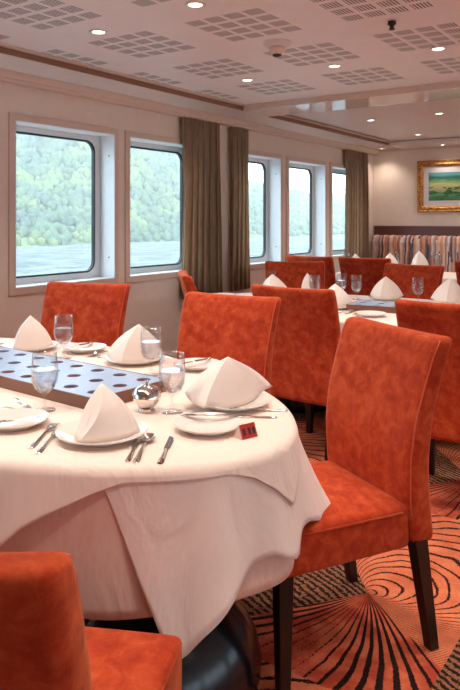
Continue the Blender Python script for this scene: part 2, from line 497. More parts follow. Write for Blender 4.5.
# bronze fascia along the soffit edges, solid dark strip coloured as a gap's shadow, cream lip
for (ya, yb) in ((YN, YS0-.001), (YS1+.001, YB-.5)):
    bm = bmesh.new(); box(bm, SW+.0005, SW+.006, ya, yb, ZS-.001, ZC-.010); trim(bm, 'bronze')
    bm = bmesh.new(); box(bm, SW+.0005, SW+.012, ya, yb, ZC-.010, ZC-.001); trim(bm, 'gap')
    bm = bmesh.new(); box(bm, SW+.013, SW+.052, ya, yb, ZC-.012, ZC-.0005); trim(bm, 'trim_cream')
bm = bmesh.new(); box(bm, SW+.053, XR-SW, YS0-.04, YS0-.002, ZC-.012, ZC-.0005); trim(bm, 'trim_cream')
bm = bmesh.new(); box(bm, SW+.053, XR-SW, YS0-.02, YS0-.002, ZS, ZC-.013); trim(bm, 'trim_cream')
# crown along the windows wall and back wall
bm = bmesh.new()
prof = [(0.001, 2.232), (.074, 2.232), (.080, 2.242), (.074, 2.252), (.086, 2.272), (.092, 2.294), (.001, 2.294)]
R = [[bm.verts.new((x, y, z)) for x, z in prof] for y in (YN, YB)]
for k in range(len(prof)): bm.faces.new((R[0][k], R[0][(k+1) % len(prof)], R[1][(k+1) % len(prof)], R[1][k]))
bm.faces.new(R[0]); bm.faces.new(R[1]); trim(bm, 'trim_cream')
bm = bmesh.new(); box(bm, .04, XR, YB-.02, YB-.001, 2.27, ZS-.001); trim(bm, 'trim_cream')
bm = bmesh.new(); box(bm, .001, .015, YN, YB, 0, .09); struct(link_bm('baseboard_left', bm, 'railwood'))
# mahogany panel above banquette
bm = bmesh.new(); box(bm, .03, XR-.6, YB-.035, YB-.001, .9, 1.272); bevel(bm, .006, 2); trim(bm, 'railwood')

# ------------------------------------------------------------------ outside
bm = bmesh.new(); bmesh.ops.create_grid(bm, x_segments=2, y_segments=2, size=1)
for v in bm.verts: v.co = Vector((v.co.x*150-151.5, v.co.y*200+60, -2.2))
struct(link_bm('lake', bm, 'lake'))
def hill_h(y): return 32 if y < 135 else max(13, 32-(y-135)*.30)
bm = bmesh.new(); NX, NY = 14, 90
G = []
for i in range(NX+1):
    row = []
    for j in range(NY+1):
        x = -70 - 60*i/NX; y = -40 + 390*j/NY
        hmax = hill_h(y)
        hmax *= (.85+.2*math.sin(y*.07)+.1*math.sin(y*.19+1))
        z = -2.3 + hmax*math.sin(min(1, i/NX)*PI/2)**1.3
        row.append(bm.verts.new((x, y, z)))
    G.append(row)
for i in range(NX):
    for j in range(NY): bm.faces.new((G[i][j], G[i+1][j], G[i+1][j+1], G[i][j+1]))
gh = struct(link_bm('hillside', bm, 'forest', None, True))
tb = bmesh.new(); bmesh.ops.create_icosphere(tb, subdivisions=1, radius=1)
tv = [v.co.copy() for v in tb.verts]; tf = [[v.index for v in f.verts] for f in tb.faces]; tb.free()
rt = random.Random(3); VV, FF = [], []
for k in range(21000):
    i = rt.random()**.8; y = rt.uniform(40, 345)
    x = -70 - 60*i
    hmax = hill_h(y)
    hmax *= (.85+.2*math.sin(y*.07)+.1*math.sin(y*.19+1))
    z = -2.3 + hmax*math.sin(i*PI/2)**1.3
    rr = rt.uniform(.45, .9)+.7*i*rt.random(); hh = rr*rt.uniform(1., 1.5); b0 = len(VV)
    for v in tv:
        q = 1 + rt.uniform(-.38, .38)
        VV.append((x+v.x*rr*q, y+v.y*rr*q, z+rr*.5+v.z*hh*q))
    FF += [[b0+a for a in f] for f in tf]
me = bpy.data.meshes.new('woodland'); me.from_pydata(VV, [], FF); me.materials.append(MAT['forest'])
for p in me.polygons: p.use_smooth = True
wo = bpy.data.objects.new('woodland', me); C.objects.link(wo)
tag(wo, 'pale green woodland covering the hillside across the lake outside the windows', 'trees', None, 'stuff')

# damp spring haze over the lake
t_ = NT('lake_haze'); t_.n.remove(t_.bsdf)
vs_ = t_.node('ShaderNodeVolumeScatter'); vs_.inputs['Color'].default_value = (1, .99, .94, 1)
vs_.inputs['Density'].default_value = .0029; vs_.inputs['Anisotropy'].default_value = .2
t_.link(vs_.outputs[0], t_.out.inputs['Volume']); MAT['haze'] = t_.m
bm = bmesh.new(); box(bm, -134, -6, -38, 340, -2.15, 42)
struct(link_bm('haze', bm, 'haze'))
# ------------------------------------------------------------------ curtains
def curtain(ya, yb, ztop, zbot, folds, label):
    bm = bmesh.new(); n = 110; rows = 14; rr = random.Random(int(ya*100))
    ph = [rr.uniform(-.35, .35) for _ in range(folds+2)]
    G = []
    for j in range(rows+1):
        v = j/rows; z = ztop+(zbot-ztop)*v; row = []
        sp = 1 + .10*v - .05*math.sin(v*PI)
        for i in range(n+1):
            u = i/n; k = u*folds
            amp = .027*(.55+.45*min(1, v*4)) * (1+.4*math.sin(k*1.3))
            x = .048 + amp*math.sin(2*PI*k + ph[int(k)]*math.sin(PI*(k % 1)) + .25*math.sin(3*v+k))
            yc = (ya+yb)/2; y = yc + (u-.5)*(yb-ya)*sp + .012*math.sin(4*PI*k+v*2)
            row.append(bm.verts.new((x, y, z)))
        G.append(row)
    for j in range(rows):
        for i in range(n): bm.faces.new((G[j][i], G[j][i+1], G[j+1][i+1], G[j+1][i]))
    bmesh.ops.solidify(bm, geom=list(bm.faces), thickness=.004)
    o = link_bm('curtain', bm, 'curtain', None, True)
    return tag(o, label, 'curtain', None)
curtain(4.62, 5.18, 2.2315, .68, 6, 'wide taupe curtain hanging just right of the second window, beside the bare pillar')
curtain(5.35, 5.67, 2.2315, .68, 4, 'narrow taupe curtain hanging on the left edge of the middle window')
curtain(7.89, 8.60, 2.2315, .5, 7, 'taupe curtain drawn over the last window in the corner by the striped banquette')

# ------------------------------------------------------------------ banquette and picture
bq = empty('banquette', (0, 0, 0))
tag(bq, 'long banquette with multicoloured striped channelled backrest along the far wall', 'banquette')
bm = bmesh.new(); per = .11; nseg = 8; x0, x1 = .06, 5.4
npx = int((x1-x0)/per)*nseg
prof_z = [.42, .55, .75, .95, 1.06, 1.11, 1.135, 1.14]
F_ = [];
for j, z in enumerate(prof_z):
    row = []
    for i in range(npx+1):
        x = x0 + i*per/nseg
        b = abs(math.sin(PI*i/nseg))**.5*.022
        y = 8.70 - b + (.10 if j == 7 else .04 if j == 6 else .015 if j == 5 else 0)
        row.append(bm.verts.new((x, y, z + (.012*b/.022 if j > 4 else 0))))
    F_.append(row)
bk = [bm.verts.new((x0, 8.84, .42)), bm.verts.new((x1, 8.84, .42)), bm.verts.new((x1, 8.84, 1.13)), bm.verts.new((x0, 8.84, 1.13))]
for j in range(len(prof_z)-1):
    for i in range(npx): bm.faces.new((F_[j][i], F_[j][i+1], F_[j+1][i+1], F_[j+1][i]))
bm.faces.new(bk)
bm.faces.new(F_[-1] + [bk[2], bk[3]]); bm.faces.new(F_[0] + [bk[1], bk[0]])
bm.faces.new([r[0] for r in F_] + [bk[3], bk[0]]); bm.faces.new([r[-1] for r in F_] + [bk[2], bk[1]])
link_bm('backrest', bm, 'banquette', bq)
rbox('seat', (x0, x1, 8.24, 8.70, .32, .46), 'banquette', bq, .03, 3)
rbox('base', (x0+.02, x1-.02, 8.30, 8.80, 0, .32), 'railwood', bq, .004)

pf = empty('framed_picture', (1.62, YB-.001, 1.785))
tag(pf, 'gilt framed green landscape picture hanging on the far wall', 'picture')
def pframe(bm, hw, hh, w, yf, yb):
    n = 4; prof = [(0, yb), (0, yf+.012), (.012, yf), (.03, yf+.008), (.05, yf+.002), (w-.008, yf+.014), (w, yf+.02), (w, yb)]
    rings = []
    for o_, y in prof:
        rings.append([bm.verts.new((sx*(hw-o_), y, sz*(hh-o_))) for sx, sz in ((1,1), (-1,1), (-1,-1), (1,-1))])
    for a, b in zip(rings, rings[1:]):
        for k in range(4): bm.faces.new((a[k], a[(k+1) % 4], b[(k+1) % 4], b[k]))
PW = .99; PH = .334
bm = bmesh.new(); pframe(bm, PW, PH, .078, -.045, 0)
link_bm('frame', bm, 'gilt', pf)
bm = bmesh.new(); box(bm, -PW+.07, PW-.07, -.012, 0, -PH+.07, PH-.07); mt = link_bm('mount', bm, 'mat_board', pf)
bm = bmesh.new(); box(bm, -PW+.145, PW-.145, -.015, -.0125, -.185, .178); link_bm('print', bm, 'painting', mt)
# faint caption marks below the print
bm = bmesh.new()
for k in range(9): box(bm, -PW+.24+.03*k, -PW+.258+.03*k, -.0135, -.0125, -.213, -.209)
link_bm('caption', bm, 'bronze', mt)

# ------------------------------------------------------------------ ceiling fittings
dl = empty('downlight')
bm = bmesh.new(); lathe(bm, [(.030, .001), (.034, -.004), (.044, -.007), (.050, -.004), (.050, .001)], 28)
link_bm('trim_ring', bm, 'plastic', dl, True, 50)
bm = bmesh.new(); lathe(bm, [(0, -.001), (.034, -.001), (.034, .001), (0, .001)], 24)
link_bm('lamp', bm, 'lamp', dl)
ld = bpy.data.lights.new('downlight_beam', 'SPOT'); ld.energy = LAMP_W; ld.color = LAMP_COL
ld.spot_size = math.radians(106); ld.spot_blend = .8; ld.shadow_soft_size = .06
lo = bpy.data.objects.new('downlight_beam', ld); C.objects.link(lo); lo.parent = dl; lo.location = (0, 0, -.02)
near_l = {(1.075, 2.61): 'second from the windows in the front row', (1.773, 2.53): 'the bright one nearest the top edge of the picture',
          (1.045, 4.1): 'nearest the window-side corner of the perforated ceiling', (1.75, 4.04): 'middle one of the row before the polished strip',
          (2.44, 3.97): 'rightmost of the row before the polished strip'}
near_l[(1.075, 2.61)] = 'the left one close above the first window'
for (x, y), lb in near_l.items():
    place(dl, (x, y, ZC-.0005), 0, 'round recessed ceiling downlight, ' + lb, 'ceiling light', 'ceiling downlights')
for x, y in ((1.08, 1.1), (1.77, 1.1), (2.46, 2.55), (2.46, 1.1), (3.3, 2.55), (3.3, 4.0), (3.3, 1.0), (4.4, 2.55), (4.4, 4.0), (4.4, 1.0),
             (5.8, 2.55), (5.8, 4.0), (5.8, 1.0), (7.0, 3.2)):
    place(dl, (x, y, ZC-.0005), 0, 'round recessed ceiling downlight outside the view above the near tables', 'ceiling light', 'ceiling downlights')
place_near = list(C.objects)
for x, y, z, lb in ((.969, 6.5, ZC+.0095, 'left one behind the polished strip'), (1.67, 6.45, ZC+.0095, 'right one behind the polished strip'),
                    (.966, 7.9, ZC+.0095, 'middle one in front of the far wall, above the banquette'),
                    (.22, 8.66, ZS-.0005, 'in the corner tight against the far wall'), (1.02, 8.66, ZS-.0005, 'tight against the far wall above the picture')):
    place(dl, (x, y, z), 0, 'small round recessed ceiling downlight, ' + lb, 'ceiling light', 'ceiling downlights')
for x, y, z in ((2.6, 6.5, ZC+.0095), (2.3, 7.9, ZC+.0095), (3.8, 6.5, ZC+.0095), (3.8, 7.9, ZC+.0095), (1.9, 8.66, ZS-.0005), (2.8, 8.66, ZS-.0005), (5.4, 6.5, ZC+.0095)):
    place(dl, (x, y, z), 0, 'small round recessed ceiling downlight outside the view over the far tables', 'ceiling light', 'ceiling downlights')

lf = ld.copy(); lf.energy = LAMP_W*.62; lf.spot_size = math.radians(125)
for o_ in C.objects:
    if o_.type == 'LIGHT' and o_ not in place_near:
        o_.data = lf
        if o_.parent.location.y > 8.5: o_.data = lf.copy(); o_.data.energy = LAMP_W*.32
sd = empty('smoke_detector', (1.746, 3.319, ZC-.0005))
sd.scale = (1.25, 1.25, 1.1)
tag(sd, 'round dome smoke detector fixed to the perforated ceiling', 'smoke detector')
bm = bmesh.new(); lathe(bm, [(0, 0), (.062, 0), (.062, -.012), (.052, -.022), (.04, -.026), (0, -.026)], 32); link_bm('base', bm, 'plastic', sd, True, 40)
bm = bmesh.new(); lathe(bm, [(.034, -.0265), (.038, -.04), (.026, -.058), (.012, -.066), (0, -.067)], 28); link_bm('dome', bm, 'packetw', sd, True, 40)
bm = bmesh.new(); lathe(bm, [(.020, -.0635), (.020, -.070), (.006, -.076), (0, -.076)], 20); link_bm('sensor', bm, 'black', sd, True, 40)
sp = empty('sprinkler', (2.43, 3.272, ZC-.0005))
tag(sp, 'small black sprinkler nozzle hanging from the perforated ceiling', 'sprinkler')
bm = bmesh.new(); lathe(bm, [(0, 0), (.032, 0), (.030, -.006), (0, -.006)], 20); link_bm('collar', bm, 'plastic', sp, True, 40)
bm = bmesh.new(); lathe(bm, [(0, -.0065), (.020, -.0065), (.022, -.022), (.012, -.028), (.009, -.044), (0, -.044)], 16)
link_bm('nozzle', bm, 'black', sp, True, 40)
bm = bmesh.new(); lathe(bm, [(0, -.0445), (.016, -.0445), (.016, -.048), (0, -.050)], 14); link_bm('deflector', bm, 'black', sp, True, 40)

# ------------------------------------------------------------------ chairs
def back_y(z):
    # front surface of the backrest at height z (local, chair faces +Y)
    k = [(.34, -.235), (.47, -.225), (.60, -.228), (.75, -.255), (.88, -.295), (.985, -.335)]
    if z <= k[0][0]: return k[0][1]
    for (a, b), (c, d) in zip(k, k[1:]):
        if z <= c:
            t = (z-a)/(c-a); return b+(d-b)*t
    return k[-1][1]
def make_chair():
    root = empty('dining_chair')
    # backrest
    bm = bmesh.new(); nx, nz = 8, 14; zt, zb = .985, .345
    def hw(z): return .245 + .022*max(0, (z-.45)/.53)
    def P_(i, j, s):
        z = zb+(zt-zb)*j/nz; u = -1+2*i/nx; x = u*hw(z)
        th = .088 - .022*max(0, (z-.45)/.53)
        cv = .018*(u*u)*max(0, min(1, (z-.40)/.3))
        if j == nz: z -= .008*(1-u*u)
        return (x, back_y(z) + cv - (th if s else 0), z)
    Fv = [[bm.verts.new(P_(i, j, 0)) for i in range(nx+1)] for j in range(nz+1)]
    Bv = [[bm.verts.new(P_(i, j, 1)) for i in range(nx+1)] for j in range(nz+1)]
    for j in range(nz):
        for i in range(nx):
            bm.faces.new((Fv[j][i], Fv[j][i+1], Fv[j+1][i+1], Fv[j+1][i])); bm.faces.new((Bv[j][i], Bv[j+1][i], Bv[j+1][i+1], Bv[j][i+1]))
        bm.faces.new((Fv[j][0], Fv[j+1][0], Bv[j+1][0], Bv[j][0])); bm.faces.new((Fv[j][nx], Bv[j][nx], Bv[j+1][nx], Fv[j+1][nx]))
    for i in range(nx):
        bm.faces.new((Fv[0][i], Bv[0][i], Bv[0][i+1], Fv[0][i+1])); bm.faces.new((Fv[nz][i], Fv[nz][i+1], Bv[nz][i+1], Bv[nz][i]))
    bevel(bm, .022, 3, 50)
    back = link_bm('backrest', bm, 'velvet', root, True, 60)
    # piping on the front outline of the back
    pts = []
    for j in range(2, nz+1): z = zb+(zt-zb)*j/nz; pts.append((-hw(z)+.0066, back_y(z)+.018*min(1, max(0, (z-.4)/.3))-.0072, z-(.012 if j == nz else 0)))
    pts2 = [(-p[0], p[1], p[2]) for p in reversed(pts)]
    mid = []
    for k in range(1, 8):
        u = -1+2*k/8; mid.append((u*(hw(zt)-.012), back_y(zt)+.018*u*u-.0070, zt-.0066-.008*(1-u*u)))
    bm = bmesh.new(); tube(bm, pts+mid+pts2, .0022, 6); link_bm('piping', bm, 'piping', back, True)
    # seat: soft cushion block
    bm = bmesh.new(); nx, ny = 8, 8
    def T(i, j, top):
        u = -1+2*i/nx; v = j/ny; x = u*(.232+.02*v); y = -.235+.475*v
        if top:
            z = .466 + .018*(1-u**4)*(1-(2*v-1)**4)
        else: z = .335
        return (x, y, z)
    A = [[bm.verts.new(T(i, j, 1)) for i in range(nx+1)] for j in range(ny+1)]
    B = [[bm.verts.new(T(i, j, 0)) for i in range(nx+1)] for j in range(ny+1)]
    for j in range(ny):
        for i in range(nx):
            bm.faces.new((A[j][i], A[j][i+1], A[j+1][i+1], A[j+1][i])); bm.faces.new((B[j][i], B[j+1][i], B[j+1][i+1], B[j][i+1]))
        bm.faces.new((A[j][0], A[j+1][0], B[j+1][0], B[j][0])); bm.faces.new((A[j][nx], B[j][nx], B[j+1][nx], A[j+1][nx]))
    for i in range(nx):
        bm.faces.new((A[0][i], B[0][i], B[0][i+1], A[0][i+1])); bm.faces.new((A[ny][i], A[ny][i+1], B[ny][i+1], B[ny][i]))
    bevel(bm, .018, 3, 50)
    seat = link_bm('seat', bm, 'velvet', root, True, 60)
    bm = bmesh.new()
    tube(bm, [(-.238, -.2, .452), (-.249, .225, .452), (-.236, .239, .452), (.236, .239, .452), (.249, .225, .452), (.238, -.2, .452)], .0032, 6)
    link_bm('piping', bm, 'velvet', seat, True)
    # legs
    def leg(x, y, dx, dy):
        bm = bmesh.new()
        a, b = .024, .017
        tp = [(x-a, y-a, .36), (x+a, y-a, .36), (x+a, y+a, .36), (x-a, y+a, .36)]
        bt = [(x+dx-b, y+dy-b, 0), (x+dx+b, y+dy-b, 0), (x+dx+b, y+dy+b, 0), (x+dx-b, y+dy+b, 0)]
        loft(bm, [bt, tp]); bevel(bm, .002, 1)
        link_bm('leg', bm, 'darkwood', root)
    for s in (-1, 1):
        leg(s*.222, .208, 0, 0); leg(s*.218, -.268, s*.004, -.055)
    return root
chair = make_chair()
def seat_at(x, y, fx, fy, label, group):
    return place(chair, (x, y, 0), math.atan2(-fx, fy), label, 'chair', group)
G1, G2, G3 = 'rust velvet chairs around the front table', 'rust velvet chairs around the middle table', 'rust velvet chairs at the far tables'
seat_at(2.63, 2.003, -.53, -.85, 'rust velvet dining chair in full view at the right end of the front table', G1)
seat_at(2.66, .816, -.433, .902, 'rust velvet dining chair cropped in the lower left corner, its back to the viewer', G1).scale = (1, 1.2, .972)
seat_at(1.80, 2.47, .05, -1, 'rust velvet dining chair facing the viewer behind the front table, in front of the curtains', G1)
seat_at(.825, 2.54, .28, -.96, 'rust velvet dining chair under the first window, leftmost behind the front table', G1)
seat_at(1.85, 3.68, .07, 1, 'rust velvet dining chair back to back with a front table chair', G2)
seat_at(2.75, 3.45, -.1, 1, 'rust velvet chair cropped by the right edge, its back to the viewer, middle table', G2)
seat_at(.98, 4.03, .75, .66, 'rust velvet dining chair seen side-on below the wide curtain', G2)
seat_at(.90, 5.12, .56, -.83, 'rust velvet dining chair at the far left of the middle table, by the narrow curtain', G2)
seat_at(1.67, 5.24, -.18, -.98, 'rust velvet dining chair behind the middle table, behind the lone goblet', G2)
seat_at(.39, 6.66, 0.05, 1, 'far rust velvet dining chair nearest the windows, back to the viewer', G3)
seat_at(.95, 6.68, -.05, 1, 'far rust velvet dining chair second from the windows, back to the viewer', G3)
seat_at(2.12, 6.66, 0, 1, 'far rust velvet dining chair cut off by the right edge of the picture', G3)

# ------------------------------------------------------------------ tables and cloths
TZ = .745
def sup(a, b, n, th):
    c, s = math.cos(th), math.sin(th)
    r = 1/((abs(c)/a)**n + (abs(s)/b)**n)**(1/n)
    return r*c, r*s
def table(cx, cy, a, b, n, peds, label, name='dining_table', rz=0):
    root = empty(name, (cx, cy, 0), rz); tag(root, label, 'table')
    bm = bmesh.new(); N = 64
    rings = [[(*sup(a-.012*k, b-.012*k, n, 2*PI*i/N), z) for i in range(N)] for k, z in ((1, TZ-.03), (0, TZ-.02), (0, TZ-.006), (1, TZ-.001))]
    loft(bm, rings); link_bm('tabletop', bm, 'darkwood', root)
    for px in peds:
        bm = bmesh.new()
        lathe(bm, [(0, 0), (.27, 0), (.285, .012), (.288, .05), (.275, .11), (.235, .18), (.165, .25), (.10, .33), (.085, .40), (.075, .60), (.14, .70), (.16, TZ-.031), (0, TZ-.031)], 48, (px-cx, 0, 0))
        link_bm('pedestal', bm, 'pedestal', root, True, 40)
    return root
def drape(name, cx, cy, a, b, n, off, drop, flare, mat, label, z=TZ, N=360, rows=14, thick=.0022, rz=0):
    """cloth lying on the oblong top and hanging over its edge; drop(th) and flare(th) shape the skirt"""
    bm = bmesh.new(); R = []
    zt = z + off
    for f in (.0, .35, .7, .93):
        if f == 0: R.append([bm.verts.new((cx, cy, zt))]); continue
        R.append([bm.verts.new((cx+f*sup(a, b, n, 2*PI*i/N)[0], cy+f*sup(a, b, n, 2*PI*i/N)[1], zt)) for i in range(N)])
    rr = .014 + off
    for t in (.0, .5, 1.0):
        ang = t*PI/2; row = []
        for i in range(N):
            th = 2*PI*i/N; x, y = sup(a, b, n, th); L = math.hypot(x, y); e = -0.010 + rr*math.sin(ang)
            # outward normal approx
            x2, y2 = sup(a, b, n, th+.01); tx, ty = x2-x, y2-y; l = math.hypot(tx, ty); nx_, ny_ = ty/l, -tx/l
            row.append(bm.verts.new((cx+x+nx_*e, cy+y+ny_*e, zt - rr*(1-math.cos(ang)))))
        R.append(row)
    for k in range(1, rows+1):
        row = []
        for i in range(N):
            th = 2*PI*i/N; x, y = sup(a, b, n, th)
            x2, y2 = sup(a, b, n, th+.01); tx, ty = x2-x, y2-y; l = math.hypot(tx, ty); nx_, ny_ = ty/l, -tx/l
            d = max(.004, drop(th)); s = k/rows; q = s*d
            e = -0.010 + rr + flare(th, q)
            row.append(bm.verts.new((cx+x+nx_*e, cy+y+ny_*e, zt - rr - q)))
        R.append(row)
    for A, B in zip(R, R[1:]):
        for i in range(N):
            j = (i+1) % N
            if len(A) == 1: bm.faces.new((A[0], B[i], B[j]))
            else: bm.faces.new((A[i], B[i], B[j], A[j]))
    bmesh.ops.rotate(bm, verts=bm.verts, cent=(cx, cy, 0), matrix=Matrix.Rotation(rz, 3, 'Z'))
    o = link_bm(name, bm, mat, None, True)
    md = o.modifiers.new('thickness', 'SOLIDIFY'); md.thickness = thick; md.offset = -1
    return tag(o, label, 'tablecloth')
def interp(pts):
    """pts: (degrees, value) sorted, periodic"""
    def f(th):
        d = math.degrees(th) % 360
        P_ = pts + [(pts[0][0]+360, pts[0][1])]
        if d < P_[0][0]: d += 360
        for (a, u), (b, v) in zip(P_, P_[1:]):
            if d <= b:
                t = (d-a)/(b-a) if b > a else 0
                t = t*t*(3-2*t) if False else t
                return u+(v-u)*t
        return pts[-1][1]
    return f
T1 = (1.576, 1.70, 1.20, .672, 1.86)
T1R = -.136
table(*T1, (1.0, 2.38), 'oblong dining table in front under layered cloths, on black trumpet pedestals', rz=T1R)
base_drop = interp([(0, .33), (120, .34), (240, .36), (300, .36)])
def base_flare(th, q):
    return q*(.015 + .02*math.sin(th*17+.6) + .01*math.sin(th*31))
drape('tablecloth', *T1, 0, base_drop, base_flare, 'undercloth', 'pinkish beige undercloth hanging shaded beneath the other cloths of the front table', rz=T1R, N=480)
# long cloth: a flap in front whose corner points to the floor
mid_drop = interp([(2, .265), (4, .27), (6.5, .235), (9, .235), (13, .27), (18, .275), (24, .26), (30, .29), (60, .31), (120, .30), (170, .25), (230, .03), (300, .01), (339.2, .01), (340.2, .04), (347, .415), (348.2, .42), (350, .37), (353, .305), (356, .25), (359, .232)])
flr = interp([(2, .14), (5, .14), (8, .12), (12, .32), (16, .44), (21, .22), (27, .32), (34, .12), (42, .28), (50, .12), (60, .2), (120, .15), (240, .1), (335, .10), (343, .10), (348, .10), (353, .16), (357, .10)])
def mid_flare(th, q): return q*flr(th)*(.7+q) + q*.03*math.sin(th*44+1) + q*q*.10*math.sin(th*27)
drape('tablecloth', *T1, .004, mid_drop, mid_flare, 'cloth', 'long white tablecloth with a corner pointing to the floor at the front table', rz=T1R, N=480)
top_drop = interp([(0, .075), (3, .135), (8, .05), (12, .008), (60, .008), (100, .05), (160, .16), (250, .3), (320, .27), (326, .20), (330, .13), (333, .095), (339, .035), (342, .012), (354, .009), (357, .03)])
drape('table_cover', *T1, .008, top_drop, lambda th, q: q*.18, 'overcloth', 'square ivory cover turned cornerwise on top of the front table cloths', rz=T1R, N=480)
T2 = (1.80, 4.50, 1.32, .70, 2.4)
table(*T2, (1.25, 2.45), 'oblong dining table in the middle of the room, laid for a meal under white cloths')
drape('tablecloth', *T2, 0, interp([(0, .30), (90, .26), (180, .24), (270, .30)]), lambda th, q: q*(.12+.12*math.sin(th*15)), 'cloth', 'white tablecloth draped over the middle table')
# far rectangular table by the banquette
T3 = (.92, 7.62, .72, .44, 7)
table(*T3, (.92,), 'small rectangular dining table before the striped banquette')
drape('tablecloth', *T3, 0, interp([(0, .26), (180, .26)]), lambda th, q: q*(.10+.10*math.sin(th*13)), 'cloth', 'white tablecloth on the far table before the banquette')
T4 = (2.75, 7.62, .72, .44, 7)
table(*T4, (2.75,), 'far dining table cut off by the right edge of the picture')
drape('tablecloth', *T4, 0, interp([(0, .26), (180, .26)]), lambda th, q: q*(.10+.10*math.sin(th*13)), 'cloth', 'white tablecloth on the far table at the right edge of the picture')

# ------------------------------------------------------------------ tableware
S1 = TZ+.0085       # surface of front table
S2 = TZ+.0005
def plate_proto(name, r):
    bm = bmesh.new()
    lathe(bm, [(0, .002), (r*.52, .002), (r*.55, 0), (r*.60, 0), (r*.62, .004), (r*.97, .018), (r, .021), (r*.995, .0235), (r*.95, .0225), (r*.66, .009), (r*.60, .0065), (0, .0065)], 48)
    return link_bm(name, bm, 'porcelain', None, True, 50)
dinner = plate_proto('dinner_plate', .125)
bread = plate_proto('bread_plate', .098)

def napkin(F, L, Rr, h, apex=(0, 0), name='napkin', rb=(0, 0)):
    """pyramid fold: two curved wings meeting in a front ridge, open behind"""
    bm = bmesh.new(); ns, nt = 8, 10
    Ax = Vector((apex[0], apex[1], h))
    F, L, Rr = [Vector((*p, .0)) for p in (F, L, Rr)]
    def base(s):   # s 0..2 : L -> F -> R
        if s <= 1: p = L.lerp(F, s)
        else: p = F.lerp(Rr, s-1)
        mid = abs(s-1)
        out = Vector((p.x-Ax.x, p.y-Ax.y, 0)).normalized()
        p = p + out*(.012*math.sin(PI*(s % 1.0001)))
        p.z = min(.022, max(0, (math.hypot(p.x, p.y)-.078)*.42))
        return p
    grid = []
    for k in range(2*ns+1):
        s = k/ns; b = base(s); col = []
        for j in range(nt+1):
            t = j/nt; p = b.lerp(Ax, t)
            out = Vector((b.x-Ax.x, b.y-Ax.y, 0)).normalized()
            p += out*(.10*h*math.sin(PI*t)) + Vector((0, 0, .03*h*math.sin(PI*t)))
            p += Vector((rb[0], rb[1], 0))*math.sin(PI*t)*math.exp(-((s-1)*2.2)**2)
            col.append(p)
        grid.append(col)
    apexv = bm.verts.new(Ax)
    V = [[bm.verts.new(c[j]) for j in range(nt)] for c in grid]
    for k in range(2*ns):
        for j in range(nt-1): bm.faces.new((V[k][j], V[k+1][j], V[k+1][j+1], V[k][j+1]))
        bm.faces.new((V[k][nt-1], V[k+1][nt-1], apexv))
    # inner folded layer, seen at the open back
    apex2 = bm.verts.new(Ax+Vector((0, 0, -.012)))
    cB = (L+Rr)*.5
    V2 = []
    for k in range(2*ns+1):
        b = grid[k][0]; q = Vector((b.x, b.y, 0)).lerp(Vector((cB.x*.6, cB.y*.6, 0)), .13); q.z = b.z+.001
        V2.append([bm.verts.new(q.lerp(Ax+Vector((0, 0, -.012)), j/nt) + Vector((q.x-Ax.x, q.y-Ax.y, 0)).normalized()*(.07*h*math.sin(PI*j/nt))) for j in range(nt)])
    for k in range(2*ns):
        for j in range(nt-1): bm.faces.new((V2[k][j], V2[k+1][j], V2[k+1][j+1], V2[k][j+1]))
        bm.faces.new((V2[k][nt-1], V2[k+1][nt-1], apex2))
    o = link_bm(name, bm, 'napkin', None, True, 35)
    md = o.modifiers.new('thickness', 'SOLIDIFY'); md.thickness = .002; md.offset = 0
    return o
GN = 'folded napkins on the front table'; GN2 = 'folded napkins on the far tables'

def goblet_proto():
    root = empty('water_goblet')
    bm = bmesh.new()
    lathe(bm, [(0, 0), (.034, 0), (.0345, .002), (.030, .004), (.010, .008), (.005, .014), (.0042, .040), (.007, .052), (.016, .058),
               (.030, .070), (.0395, .092), (.042, .115), (.0405, .145), (.037, .184),
               (.0360, .184), (.0392, .145), (.0405, .115), (.038, .093), (.029, .073), (.014, .062), (0, .060)], 40)
    link_bm('bowl', bm, 'glass', root, True)
    bm = bmesh.new()
    lathe(bm, [(0, .0615), (.013, .0635), (.028, .0745), (.0365, .0935), (.0392, .115), (.0388, .130), (0, .130)], 40)
    link_bm('water', bm, 'water', root, True, 60)
    return root
goblet = goblet_proto()
GG = 'water goblets on the front table'; GG2 = 'water goblets on the middle table'; GG3 = 'glasses on the far table'

def flat_shape(bm, outline, zf, t=.002):
    """closed flat outline (x along length) extruded, lifted by zf(x)"""
    top = [bm.verts.new((x, y, zf(x)+t)) for x, y in outline]; bot = [bm.verts.new((x, y, zf(x))) for x, y in outline]
    bm.faces.new(top); bm.faces.new(list(reversed(bot))); n = len(outline)
    for k in range(n): bm.faces.new((top[k], bot[k], bot[(k+1) % n], top[(k+1) % n]))
def strip(bm, prof, zf, t=.0022, crown=.0012):
    """symmetric blade: prof list of (x, halfwidth)"""
    rings = []
    for x, hw_ in prof:
        z = zf(x); rings.append([(x, -hw_, z), (x, -hw_*.5, z+t*.8+crown*.6), (x, 0, z+t+crown), (x, hw_*.5, z+t*.8+crown*.6), (x, hw_, z), (x, 0, z-.0003+.0003)])
    loft(bm, rings)
HANDLE = [(0, .004), (.004, .008), (.02, .0088), (.05, .006), (.085, .0038), (.11, .0036)]
def fork_proto():
    bm = bmesh.new(); L = .195
    zf = lambda x: .001 + .006*math.sin(max(0, min(1, (x-.05)/.145))*PI)
    strip(bm, HANDLE+[(.125, .0045), (.135, .010), (.145, .012), (.150, .012)], zf)
    for k in range(4):
        y = -.0093+.0062*k
        rings = []
        for x, w_ in ((.148, .0024), (.170, .0019), (.188, .0016), (.195, .0008)):
            z = zf(x)+.001; rings.append([(x, y-w_, z), (x, y+w_, z), (x, y+w_, z+.002), (x, y-w_, z+.002)])
        loft(bm, rings)
    return link_bm('fork', bm, 'steel', None, True, 40)
